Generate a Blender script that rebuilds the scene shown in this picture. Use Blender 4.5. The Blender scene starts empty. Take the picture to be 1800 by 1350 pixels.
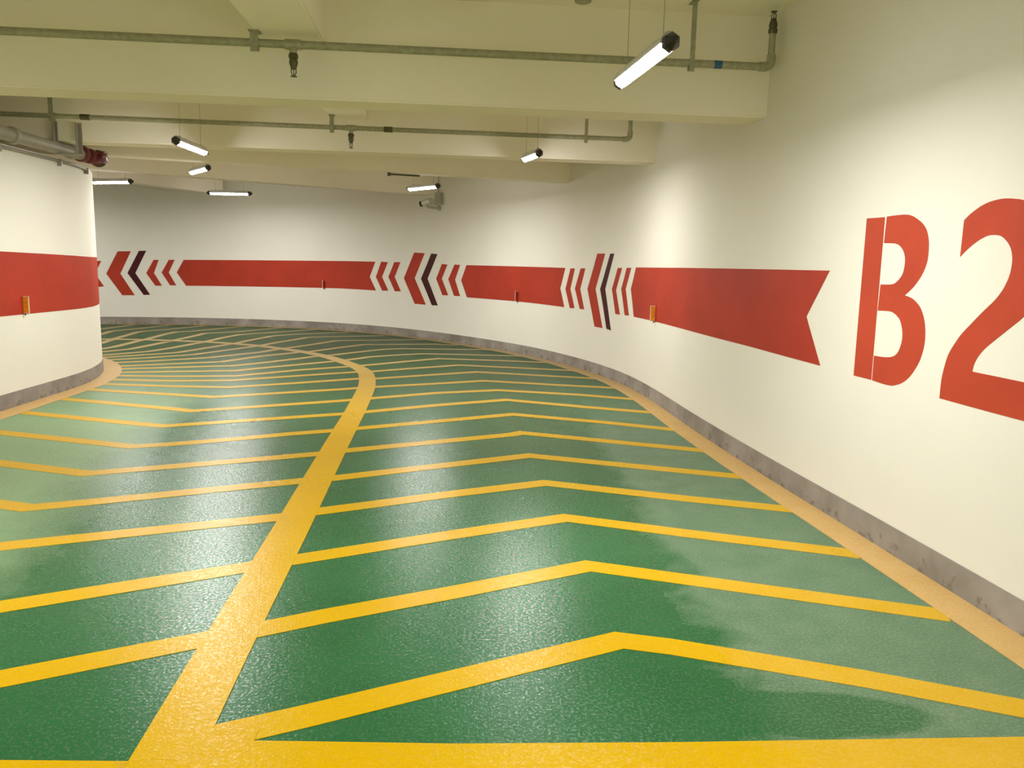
import bpy, bmesh, math, random
from math import pi, sin, cos, radians, hypot, atan2
from mathutils import Vector, Matrix

random.seed(7)
scene = bpy.context.scene

# ------------------------------------------------------------------ camera
cam_data = bpy.data.cameras.new('camera')
cam = bpy.data.objects.new('camera', cam_data)
scene.collection.objects.link(cam)
scene.camera = cam
cam_data.sensor_fit = 'HORIZONTAL'
cam_data.sensor_width = 36.0
cam_data.lens = 36.0 * 1385.0 / 1800.0
cam_data.clip_start = 0.05
cam_data.clip_end = 100
PITCH, ROLL = radians(8.7), radians(-1.3)
cam.matrix_world = (Matrix.Translation((0, 0, 1.5)) @ Matrix.Rotation(pi / 2 - PITCH, 4, 'X')
                    @ Matrix.Rotation(-ROLL, 4, 'Z'))

# ------------------------------------------------------------------ world, exposure
world = bpy.data.worlds.new('world')
scene.world = world
world.use_nodes = True
world.node_tree.nodes['Background'].inputs[0].default_value = (0.02, 0.02, 0.018, 1)
world.node_tree.nodes['Background'].inputs[1].default_value = 0.2
scene.view_settings.view_transform = 'Standard'
scene.view_settings.look = 'None'
scene.view_settings.gamma = 1.0
scene.view_settings.use_curve_mapping = False
scene.view_settings.exposure = 0.1
scene.cycles.use_denoising = True
scene.cycles.max_bounces = 10
scene.cycles.diffuse_bounces = 8
scene.cycles.glossy_bounces = 4
scene.cycles.sample_clamp_indirect = 4.0
LAMP_COLOUR = (1.0, 0.975, 0.95)
DIFFUSER_STRENGTH = 74.0
LAMP_POWER = 55.0

# ------------------------------------------------------------------ measured plan (metres)
OUTER = [[3.442,-8.448],[3.223,-6.46],[3.003,-4.472],[2.783,-2.484],[2.565,-0.496],[2.349,1.492],[2.128,3.48],[2.088,3.827],[2.047,4.175],[2.005,4.522],[1.961,4.87],[1.919,5.217],[1.877,5.565],[1.838,5.912],[1.8,6.26],[1.765,6.609],[1.731,6.957],[1.701,7.306],[1.673,7.655],[1.648,8.004],[1.621,8.353],[1.591,8.702],[1.555,9.05],[1.512,9.398],[1.46,9.745],[1.392,10.09],[1.308,10.43],[1.212,10.767],[1.103,11.099],[0.985,11.428],[0.857,11.752],[0.721,12.073],[0.575,12.389],[0.418,12.7],[0.247,13.005],[0.064,13.301],[-0.131,13.59],[-0.335,13.872],[-0.547,14.148],[-0.764,14.421],[-0.987,14.691],[-1.215,14.958],[-1.45,15.22],[-1.696,15.475],[-1.952,15.721],[-2.219,15.957],[-2.498,16.179],[-2.788,16.389],[-3.089,16.583],[-3.4,16.762],[-3.721,16.922],[-4.052,17.061],[-4.391,17.18],[-4.735,17.279],[-5.084,17.361],[-5.435,17.426],[-5.788,17.476],[-6.142,17.51],[-6.497,17.526],[-6.851,17.524],[-7.203,17.504],[-7.553,17.466],[-7.899,17.414],[-8.242,17.351],[-8.581,17.278],[-8.915,17.197],[-9.247,17.109],[-9.575,17.015],[-9.9,16.916],[-10.223,16.812],[-10.545,16.705],[-10.867,16.597],[-11.19,16.487],[-11.515,16.374],[-11.84,16.255],[-12.162,16.121],[-12.475,15.969],[-12.778,15.795],[-13.317,15.432],[-13.838,14.965],[-14.322,14.46],[-14.766,13.919],[-15.167,13.345],[-15.522,12.742],[-15.829,12.113],[-16.087,11.463],[-16.295,10.794],[-16.449,10.112],[-16.551,9.42],[-16.599,8.721],[-16.593,8.022],[-16.593,4.0]]
DRUM = [[-3.947,-8.88],[-4.254,-3.389],[-4.477,0.605],[-4.645,3.6],[-4.756,5.597],[-4.84,7.095],[-4.885,7.894],[-4.924,8.592],[-4.957,8.932],[-5.018,9.267],[-5.107,9.596],[-5.223,9.916],[-5.366,10.226],[-5.533,10.523],[-5.725,10.805],[-5.94,11.069],[-6.175,11.316],[-6.415,11.511],[-6.683,11.664],[-6.972,11.773],[-7.275,11.833],[-7.584,11.843],[-7.89,11.802],[-8.186,11.713],[-8.463,11.577],[-8.715,11.398],[-8.934,11.18],[-9.116,10.93],[-9.254,10.654],[-9.345,10.359],[-9.388,10.053],[-9.38,9.744],[-9.58,4.0]]
CENTRE = [[-0.284,-4.661],[-0.441,-3.169],[-0.599,-1.677],[-0.765,-0.186],[-0.931,1.304],[-1.034,2.299],[-1.065,2.598],[-1.094,2.896],[-1.123,3.195],[-1.151,3.493],[-1.179,3.792],[-1.207,4.091],[-1.236,4.389],[-1.266,4.688],[-1.296,4.987],[-1.326,5.285],[-1.355,5.584],[-1.385,5.882],[-1.414,6.181],[-1.443,6.479],[-1.472,6.778],[-1.5,7.077],[-1.528,7.375],[-1.556,7.674],[-1.587,7.972],[-1.619,8.271],[-1.651,8.569],[-1.684,8.867],[-1.719,9.165],[-1.761,9.462],[-1.812,9.759],[-1.87,10.054],[-1.935,10.348],[-2.019,10.632],[-2.127,10.906],[-2.258,11.168],[-2.401,11.419],[-2.548,11.663],[-2.7,11.9],[-2.862,12.129],[-3.036,12.347],[-3.223,12.554],[-3.422,12.748],[-3.63,12.932],[-3.846,13.108],[-4.069,13.275],[-4.303,13.43],[-4.547,13.57],[-4.801,13.692],[-5.066,13.794],[-5.338,13.876],[-5.615,13.94],[-5.897,13.988],[-6.182,14.023],[-6.471,14.042],[-6.761,14.04],[-7.052,14.015],[-7.34,13.964],[-7.624,13.89],[-7.902,13.795],[-8.173,13.68],[-8.436,13.548],[-8.693,13.401],[-8.941,13.239],[-9.181,13.061],[-9.406,12.865],[-9.613,12.649],[-9.802,12.417],[-9.974,12.171],[-10.127,11.913],[-11.6,12.6],[-12.6,10.6],[-12.9,8.0],[-12.9,4.2]]
LINES = [[[-0.91,2.291],[-0.667,2.411],[-0.182,2.665],[0.457,3.001],[0.66,2.956],[1.333,2.741],[1.817,2.559],[2.113,2.432]],[[-1.039,3.005],[-0.782,3.154],[-0.24,3.436],[0.405,3.791],[0.852,3.65],[1.811,3.35],[1.953,3.305]],[[-1.119,3.76],[-0.298,4.213],[0.338,4.546],[0.994,4.323],[1.827,4.062],[1.879,4.04]],[[-1.19,4.538],[-0.356,4.995],[0.244,5.299],[1.138,5.006],[1.799,4.813]],[[-1.262,5.275],[-0.413,5.757],[0.148,6.075],[1.286,5.708],[1.714,5.578]],[[-1.34,6.085],[0.01,6.836],[0.092,6.916],[1.441,6.444],[1.638,6.372]],[[-1.442,6.908],[0.018,7.782],[0.926,7.47],[1.595,7.176]],[[-1.494,7.706],[-0.794,8.193],[-0.059,8.624],[0.813,8.278],[1.511,8.039]],[[-1.584,8.494],[-0.871,8.977],[-0.168,9.283],[0.78,9.084],[1.441,8.841]],[[-1.666,9.305],[-0.941,9.685],[-0.366,10.013],[0.594,9.797],[1.314,9.659]],[[-1.784,9.968],[-1.176,10.377],[-0.493,10.824],[1.141,10.442]],[[-1.993,10.574],[-1.471,10.997],[-0.786,11.514],[-0.005,11.373],[0.957,11.185]],[[-2.268,11.092],[-1.709,11.696],[-1.166,12.248],[-0.185,12.175],[0.571,12.064]],[[-2.526,11.775],[-2.239,12.268],[-1.844,12.618],[-1.504,12.848],[-0.946,12.877],[0.148,12.849]],[[-2.896,12.332],[-2.613,12.79],[-2.24,13.341],[-1.93,13.543],[-1.004,13.647],[-0.362,13.708]],[[-3.34,12.726],[-3.029,13.401],[-2.685,14.05],[-1.48,14.421],[-1.005,14.352]],[[-3.842,13.182],[-3.546,13.908],[-3.307,14.64],[-2.202,15.067],[-1.73,15.237]],[[-4.386,13.386],[-4.227,14.16],[-4.062,14.683],[-3.974,15.164],[-3.585,15.379],[-2.607,15.87]],[[-4.902,13.605],[-4.818,14.394],[-4.673,15.291],[-4.348,15.723],[-3.418,16.456]],[[-5.462,13.775],[-5.448,14.688],[-5.363,15.364],[-4.555,16.475],[-4.244,16.905]],[[-6.079,13.836],[-6.06,14.886],[-6.082,15.495],[-5.589,16.019],[-5.058,17.177]],[[-6.583,13.926],[-6.713,15.144],[-6.711,15.656],[-6.477,15.919],[-5.883,17.413]],[[-6.99,13.234],[-7.174,14.159],[-7.394,15.541],[-7.078,16.243],[-6.87,16.894],[-6.673,17.673]],[[-7.763,14.696],[-7.919,15.467],[-7.688,16.29],[-7.492,17.348]],[[-8.362,15.82],[-8.255,16.727],[-8.275,17.279]],[[-4.476,2.677],[-2.655,2.135],[-1.794,2.601],[-1.194,2.929],[-1.146,2.951]],[[-4.52,3.421],[-2.698,2.879],[-1.356,3.628],[-1.239,3.693]],[[-4.548,4.295],[-2.823,3.782],[-1.606,4.321],[-1.303,4.455]],[[-4.586,5.016],[-2.861,4.504],[-2.57,4.638],[-1.849,4.998],[-1.37,5.237]],[[-4.648,5.786],[-2.923,5.273],[-2.093,5.672],[-1.454,5.998]],[[-4.673,6.577],[-2.995,6.078],[-2.735,6.184],[-2.283,6.424],[-1.916,6.656],[-1.531,6.85]],[[-4.697,7.346],[-3.917,7.104],[-3.206,6.887],[-3.079,6.863],[-2.387,7.227],[-1.668,7.595],[-1.609,7.632]],[[-4.745,8.089],[-4.168,7.926],[-3.378,7.673],[-3.132,7.582],[-2.599,7.881],[-1.828,8.329],[-1.694,8.425]],[[-4.77,8.687],[-3.729,8.486],[-3.223,8.384],[-2.743,8.657],[-1.993,9.086],[-1.757,9.248]],[[-4.785,9.085],[-3.965,9.033],[-3.289,9.046],[-2.632,9.476],[-1.898,9.991]],[[-4.905,9.422],[-4.134,9.424],[-3.444,9.577],[-2.793,10.064],[-2.05,10.593]],[[-4.996,9.74],[-4.291,9.788],[-3.524,9.946],[-2.937,10.587],[-2.33,11.081]],[[-5.113,10.001],[-4.469,10.2],[-3.689,10.42],[-3.447,10.734],[-3.088,11.136],[-2.635,11.65]],[[-5.316,10.285],[-4.37,10.694],[-3.897,10.899],[-3.616,11.268],[-3.274,11.812],[-3.061,12.2]],[[-5.479,10.5],[-4.534,11.101],[-4.2,11.293],[-3.87,12.065],[-3.493,12.612],[-3.435,12.806]],[[-5.718,10.841],[-5.214,11.173],[-4.724,11.572],[-4.54,11.751],[-4.034,12.584],[-3.896,13.108]],[[-5.894,11.133],[-5.389,11.552],[-4.917,12.049],[-4.448,13.279],[-4.369,13.483]],[[-6.046,11.426],[-5.623,11.872],[-5.266,12.253],[-5.156,12.644],[-4.95,13.546],[-4.918,13.65]],[[-6.183,11.687],[-5.741,12.316],[-5.613,12.849],[-5.527,13.562],[-5.441,13.901]],[[-6.392,12.087],[-6.149,12.606],[-6.071,13.91]],[[-6.583,12.455],[-6.535,12.828],[-6.618,14.002]]]
MURAL = {"red chevron":[[[32.887,0.793],[32.999,0.797],[33.183,1.074],[32.97,1.345],[32.768,1.356],[32.906,1.079],[32.74,0.807]],[[31.712,1.402],[31.606,1.404],[31.716,1.115],[31.559,0.841],[31.701,0.839],[31.877,1.111]],[[31.396,1.409],[31.273,1.412],[31.408,1.133],[31.26,0.854],[31.392,0.852],[31.558,1.13]],[[32.434,1.568],[32.168,1.575],[32.401,1.089],[32.132,0.625],[32.386,0.621],[32.684,1.084]],[[26.314,1.475],[26.119,1.47],[26.287,1.166],[26.108,0.891],[26.288,0.884],[26.464,1.161]],[[25.938,1.473],[25.755,1.476],[25.922,1.176],[25.743,0.893],[25.922,0.886],[26.108,1.171]],[[25.35,1.668],[25.026,1.659],[25.33,1.167],[24.982,0.661],[25.327,0.662],[25.656,1.158]],[[24.494,1.46],[24.315,1.452],[24.489,1.181],[24.282,0.877],[24.467,0.869],[24.668,1.176]],[[24.094,1.455],[23.917,1.451],[24.071,1.175],[23.905,0.876],[24.101,0.875],[24.287,1.179]],[[20.471,1.447],[20.326,1.449],[20.454,1.143],[20.293,0.869],[20.451,0.859],[20.617,1.137]],[[20.138,1.452],[19.982,1.454],[20.127,1.156],[19.97,0.869],[20.123,0.868],[20.303,1.157]],[[19.603,1.66],[19.341,1.659],[19.615,1.175],[19.336,0.655],[19.605,0.654],[19.886,1.165]],[[18.888,1.473],[18.735,1.474],[18.915,1.186],[18.744,0.879],[18.906,0.876],[19.062,1.195]],[[18.571,1.478],[18.396,1.48],[18.573,1.213],[18.406,0.888],[18.572,0.884],[18.737,1.207]]],"dark chevron":[[[32.006,1.587],[31.855,1.595],[32.098,1.107],[31.816,0.642],[31.949,0.631],[32.259,1.104]],[[24.827,1.653],[24.634,1.643],[24.935,1.168],[24.609,0.666],[24.798,0.66],[25.138,1.162]],[[19.169,1.658],[19.03,1.657],[19.291,1.187],[19.037,0.65],[19.195,0.657],[19.463,1.181]]],"red band":[[[31.084,1.416],[29.344,1.445],[27.399,1.47],[26.474,1.472],[26.634,1.157],[26.461,0.881],[27.406,0.891],[29.36,0.869],[31.054,0.851],[31.24,1.137]],[[23.721,1.451],[22.339,1.453],[20.64,1.451],[20.789,1.142],[20.636,0.863],[22.144,0.869],[23.695,0.865],[23.881,1.17]],[[18.222,1.486],[16.412,1.495],[14.662,1.499],[13.467,1.5],[13.718,1.198],[13.489,0.903],[14.562,0.909],[16.295,0.902],[18.223,0.888],[18.381,1.22]]],"B":[[[13.108,1.798],[12.93,1.796],[12.919,0.898],[13.101,0.897]],[[12.913,1.798],[12.826,1.8],[12.741,1.799],[12.686,1.789],[12.641,1.771],[12.598,1.749],[12.563,1.72],[12.542,1.687],[12.529,1.649],[12.524,1.6],[12.527,1.555],[12.545,1.51],[12.575,1.469],[12.622,1.423],[12.684,1.381],[12.628,1.37],[12.587,1.353],[12.548,1.327],[12.518,1.291],[12.498,1.252],[12.486,1.207],[12.482,1.156],[12.489,1.11],[12.507,1.058],[12.54,1.007],[12.579,0.963],[12.625,0.93],[12.677,0.908],[12.728,0.895],[12.806,0.893],[12.911,0.897],[12.913,1.036],[12.834,1.038],[12.771,1.044],[12.729,1.056],[12.699,1.077],[12.68,1.111],[12.671,1.15],[12.674,1.185],[12.687,1.22],[12.707,1.25],[12.737,1.27],[12.771,1.284],[12.811,1.29],[12.918,1.287],[12.914,1.431],[12.815,1.434],[12.777,1.444],[12.744,1.466],[12.721,1.493],[12.712,1.526],[12.711,1.555],[12.718,1.585],[12.736,1.613],[12.764,1.635],[12.791,1.646],[12.825,1.652],[12.918,1.656]]],"2":[[[12.284,1.747],[12.249,1.771],[12.208,1.792],[12.169,1.808],[12.127,1.819],[12.082,1.825],[12.035,1.827],[11.979,1.822],[11.922,1.812],[11.849,1.79],[11.783,1.753],[11.734,1.704],[11.704,1.645],[11.696,1.578],[11.71,1.506],[11.749,1.434],[11.79,1.384],[11.843,1.327],[11.92,1.269],[12.004,1.207],[12.054,1.168],[12.089,1.129],[12.109,1.094],[12.118,1.056],[11.799,1.055],[11.498,1.052],[11.499,0.894],[11.773,0.894],[12.032,0.894],[12.325,0.896],[12.325,0.986],[12.31,1.066],[12.292,1.118],[12.263,1.163],[12.219,1.218],[12.162,1.27],[12.098,1.327],[12.032,1.381],[11.998,1.416],[11.974,1.45],[11.954,1.495],[11.947,1.539],[11.949,1.572],[11.96,1.604],[11.98,1.631],[12.007,1.653],[12.035,1.667],[12.067,1.672],[12.103,1.672],[12.138,1.664],[12.183,1.645],[12.219,1.625],[12.253,1.602],[12.285,1.577]]]}
# ------------------------------------------------------------------ helpers
def link(name, bm, mat, parent=None, smooth=None):
    me = bpy.data.meshes.new(name)
    bmesh.ops.remove_doubles(bm, verts=bm.verts, dist=1e-6)
    bm.to_mesh(me)
    bm.free()
    if mat is not None:
        me.materials.append(mat)
    if smooth is not None:
        for p in me.polygons:
            p.use_smooth = True
        me.set_sharp_from_angle(angle=radians(smooth))
    ob = bpy.data.objects.new(name, me)
    scene.collection.objects.link(ob)
    if parent is not None:
        ob.parent = parent
    return ob

def empty(name, loc, rz=0.0):
    ob = bpy.data.objects.new(name, None)
    ob.empty_display_size = 0.1
    ob.location = loc
    ob.rotation_euler = (0, 0, rz)
    scene.collection.objects.link(ob)
    return ob

def tag(ob, label=None, cat=None, group=None, kind=None):
    if label: ob['label'] = label
    if cat: ob['category'] = cat
    if group: ob['group'] = group
    if kind: ob['kind'] = kind
    return ob

def add_box(bm, x0, x1, y0, y1, z0, z1, M=None):
    vs = [Vector((x, y, z)) for x in (x0, x1) for y in (y0, y1) for z in (z0, z1)]
    if M is not None:
        vs = [M @ v for v in vs]
    v = [bm.verts.new(p) for p in vs]
    for f in ((0, 1, 3, 2), (4, 6, 7, 5), (0, 4, 5, 1), (2, 3, 7, 6), (0, 2, 6, 4), (1, 5, 7, 3)):
        bm.faces.new([v[i] for i in f])

def bevelled_box(x0, x1, y0, y1, z0, z1, b=0.004, M=None):
    bm = bmesh.new()
    add_box(bm, x0, x1, y0, y1, z0, z1, M)
    bmesh.ops.recalc_face_normals(bm, faces=bm.faces)
    bmesh.ops.bevel(bm, geom=list(bm.edges), offset=b, segments=2, affect='EDGES', profile=0.5)
    return bm

def frame_of(d):
    d = d.normalized()
    a = Vector((0, 0, 1)) if abs(d.z) < 0.9 else Vector((1, 0, 0))
    u = d.cross(a).normalized()
    return u, d.cross(u).normalized()

def add_tube(bm, pts, r, seg=16, caps=True):
    pts = [Vector(p) for p in pts]
    rs = r if isinstance(r, (list, tuple)) else [r] * len(pts)
    rings = []
    u = None
    for i, p in enumerate(pts):
        if i == 0: d = pts[1] - p
        elif i == len(pts) - 1: d = p - pts[i - 1]
        else: d = (pts[i + 1] - p).normalized() + (p - pts[i - 1]).normalized()
        d.normalize()
        if u is None:
            u, v = frame_of(d)
        else:
            u = (u - d * u.dot(d)).normalized()
            v = d.cross(u)
        rings.append([bm.verts.new(p + (u * cos(2 * pi * k / seg) + v * sin(2 * pi * k / seg)) * rs[i]) for k in range(seg)])
    for a, b in zip(rings[:-1], rings[1:]):
        for k in range(seg):
            bm.faces.new([a[k], a[(k + 1) % seg], b[(k + 1) % seg], b[k]])
    if caps:
        bm.faces.new(rings[0][::-1])
        bm.faces.new(rings[-1])

def add_lathe(bm, prof, origin, axis=(0, 0, 1), seg=24):
    """prof: list of (distance along axis, radius)"""
    o, ax = Vector(origin), Vector(axis).normalized()
    u, v = frame_of(ax)
    rings = []
    for h, r in prof:
        rings.append([bm.verts.new(o + ax * h + (u * cos(2 * pi * k / seg) + v * sin(2 * pi * k / seg)) * max(r, 1e-4)) for k in range(seg)])
    for a, b in zip(rings[:-1], rings[1:]):
        for k in range(seg):
            bm.faces.new([a[k], a[(k + 1) % seg], b[(k + 1) % seg], b[k]])
    bm.faces.new(rings[0][::-1])
    bm.faces.new(rings[-1])
    bmesh.ops.recalc_face_normals(bm, faces=bm.faces)

def arc_pts(c, u, v, r, a0, a1, n):
    c, u, v = Vector(c), Vector(u), Vector(v)
    return [c + u * (r * cos(a0 + (a1 - a0) * i / n)) + v * (r * sin(a0 + (a1 - a0) * i / n)) for i in range(n + 1)]

# ------------------------------------------------------------------ curves in plan
class Plan:
    """a polyline on the floor with arc length; side=+1: the room is on its left"""
    def __init__(self, pts, side):
        self.p = [Vector(q) for q in pts]
        self.side = side
        self.s = [0.0]
        for a, b in zip(self.p[:-1], self.p[1:]):
            self.s.append(self.s[-1] + (b - a).length)
        seg = [(b - a).normalized() for a, b in zip(self.p[:-1], self.p[1:])]
        self.n = []
        for i in range(len(self.p)):
            t = seg[0] if i == 0 else seg[-1] if i == len(seg) else (seg[i - 1] + seg[i]).normalized()
            self.n.append(Vector((-t.y, t.x)) * side)
    def at(self, s, off=0.0):
        i = 0
        while i < len(self.s) - 2 and s > self.s[i + 1]:
            i += 1
        t = (s - self.s[i]) / (self.s[i + 1] - self.s[i])
        a = self.p[i] + self.n[i] * off
        b = self.p[i + 1] + self.n[i + 1] * off
        return a + (b - a) * t
    def normal(self, s):
        i = 0
        while i < len(self.s) - 2 and s > self.s[i + 1]:
            i += 1
        t = (s - self.s[i]) / (self.s[i + 1] - self.s[i])
        return (self.n[i] * (1 - t) + self.n[i + 1] * t).normalized()
    def dist(self, q):
        best = 1e9
        for a, b in zip(self.p[:-1], self.p[1:]):
            ab = b - a
            t = max(0.0, min(1.0, (q - a).dot(ab) / ab.length_squared))
            best = min(best, (q - a - ab * t).length)
        return best

outer = Plan(OUTER, 1)
drum = Plan(DRUM, -1)

# ------------------------------------------------------------------ materials
def new_mat(name):
    m = bpy.data.materials.new(name)
    m.use_nodes = True
    nt = m.node_tree
    return m, nt, nt.nodes['Principled BSDF']

def nd(nt, kind, **kw):
    n = nt.nodes.new(kind)
    for k, v in kw.items():
        if k.startswith('in_'):
            n.inputs[k[3:].replace('_', ' ')].default_value = v
        else:
            setattr(n, k, v)
    return n

def noise(nt, scale, detail=4.0, rough=0.55, distort=0.0):
    tc = nt.nodes.get('TC') or nt.nodes.new('ShaderNodeTexCoord')
    tc.name = 'TC'
    n = nd(nt, 'ShaderNodeTexNoise')
    n.inputs['Scale'].default_value = scale
    n.inputs['Detail'].default_value = detail
    n.inputs['Roughness'].default_value = rough
    n.inputs['Distortion'].default_value = distort
    nt.links.new(tc.outputs['Object'], n.inputs['Vector'])
    return n

def ramp(nt, src, p0, p1, c0=(0, 0, 0, 1), c1=(1, 1, 1, 1)):
    r = nt.nodes.new('ShaderNodeValToRGB')
    e = r.color_ramp.elements
    e[0].position, e[1].position = p0, p1
    e[0].color, e[1].color = c0, c1
    nt.links.new(src, r.inputs[0])
    return r

def mix(nt, fac, a, b):
    m = nt.nodes.new('ShaderNodeMix')
    m.data_type = 'RGBA'
    for sock, val in ((m.inputs['Factor'], fac), (m.inputs['A'], a), (m.inputs['B'], b)):
        pass
    ins = {'f': m.inputs[0], 'a': m.inputs[6], 'b': m.inputs[7]}
    for k, val in (('f', fac), ('a', a), ('b', b)):
        if isinstance(val, (int, float)): ins[k].default_value = val
        elif isinstance(val, tuple): ins[k].default_value = val if len(val) == 4 else (*val, 1)
        else: nt.links.new(val, ins[k])
    return m.outputs[2]

def math_n(nt, op, a, b=None, c=None, clamp=False):
    m = nt.nodes.new('ShaderNodeMath')
    m.operation = op
    m.use_clamp = clamp
    for i, val in enumerate((a, b, c)):
        if val is None: continue
        if isinstance(val, (int, float)): m.inputs[i].default_value = val
        else: nt.links.new(val, m.inputs[i])
    return m.outputs[0]

def bump(nt, bsdf, src, strength, dist=0.01):
    b = nt.nodes.new('ShaderNodeBump')
    b.inputs['Strength'].default_value = strength
    b.inputs['Distance'].default_value = dist
    nt.links.new(src, b.inputs['Height'])
    nt.links.new(b.outputs[0], bsdf.inputs['Normal'])

def simple(name, col, rough=0.6, metal=0.0, var=0.08, scale=20.0, bstr=0.0):
    m, nt, b = new_mat(name)
    n = noise(nt, scale)
    d = tuple(c * (1 - var) for c in col)
    l = tuple(min(1, c * (1 + var)) for c in col)
    r = ramp(nt, n.outputs[0], 0.35, 0.65, (*d, 1), (*l, 1))
    nt.links.new(r.outputs[0], b.inputs['Base Color'])
    b.inputs['Roughness'].default_value = rough
    b.inputs['Metallic'].default_value = metal
    if bstr:
        bump(nt, b, n.outputs[0], bstr, 0.005)
    return m

M_wall = simple('white_wall_paint', (0.70, 0.675, 0.59), 0.75, var=0.015, scale=1.3)
M_ceiling = simple('cream_ceiling_paint', (0.86, 0.81, 0.69), 0.85, var=0.02, scale=0.9)
M_red = simple('red_wall_paint', (0.355, 0.036, 0.017), 0.6, var=0.06, scale=2.5)
M_letter = simple('orange_red_stencil_paint', (0.405, 0.052, 0.022), 0.6, var=0.07, scale=3.0)
M_maroon = simple('dark_maroon_paint', (0.055, 0.010, 0.010), 0.55, var=0.1)
for _m in (M_wall, M_ceiling, M_red, M_letter, M_maroon):
    _m.node_tree.nodes['Principled BSDF'].inputs['Specular IOR Level'].default_value = 0.15
M_galv = simple('galvanised_steel', (0.33, 0.325, 0.225), 0.5, 0.25, var=0.13, scale=30)
M_galv_dark = simple('weathered_brass', (0.10, 0.095, 0.045), 0.45, 0.5, var=0.2, scale=40)
M_greypaint = simple('grey_pipe_paint', (0.27, 0.245, 0.195), 0.45, 0.0, var=0.08, scale=6)
M_darkred = simple('dark_red_enamel', (0.13, 0.016, 0.017), 0.4, 0.0, var=0.15, scale=12)
M_black = simple('black_plastic', (0.012, 0.011, 0.010), 0.4, 0.0, var=0.1)
M_housing = simple('grey_lamp_housing', (0.55, 0.55, 0.52), 0.45)
M_white = simple('white_plastic', (0.72, 0.70, 0.64), 0.4, var=0.03)
M_boxgrey = simple('grey_junction_box', (0.36, 0.34, 0.26), 0.55, var=0.05)
M_orange = simple('orange_reflective_sheet', (0.78, 0.30, 0.015), 0.35, var=0.18, scale=60)
M_blue = simple('blue_tape', (0.02, 0.09, 0.20), 0.5)
M_wire = simple('steel_wire', (0.25, 0.24, 0.17), 0.5, 0.3)
M_glass = simple('dark_lens', (0.005, 0.005, 0.006), 0.08)

# concrete skirting with damp blotches along its foot
def make_skirting():
    m, nt, b = new_mat('bare_cement_skirting')
    n1 = noise(nt, 3.0, 6)
    r1 = ramp(nt, n1.outputs[0], 0.3, 0.7, (0.165, 0.145, 0.12, 1), (0.30, 0.27, 0.235, 1))
    n2 = noise(nt, 11.0, 5, 0.6)
    tc = nt.nodes['TC']
    sep = nt.nodes.new('ShaderNodeSeparateXYZ')
    nt.links.new(tc.outputs['Object'], sep.inputs[0])
    low = math_n(nt, 'MULTIPLY', sep.outputs[2], -1.6)
    k = math_n(nt, 'ADD', n2.outputs[0], low)
    r2 = ramp(nt, k, 0.50, 0.56, (0, 0, 0, 1), (1, 1, 1, 1))
    fac = math_n(nt, 'MULTIPLY', r2.outputs[0], 0.55)
    c = mix(nt, fac, r1.outputs[0], (0.085, 0.072, 0.052))
    nt.links.new(c, b.inputs['Base Color'])
    b.inputs['Roughness'].default_value = 0.8
    bump(nt, b, n1.outputs[0], 0.3, 0.01)
    return m
M_skirting = make_skirting()

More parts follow.
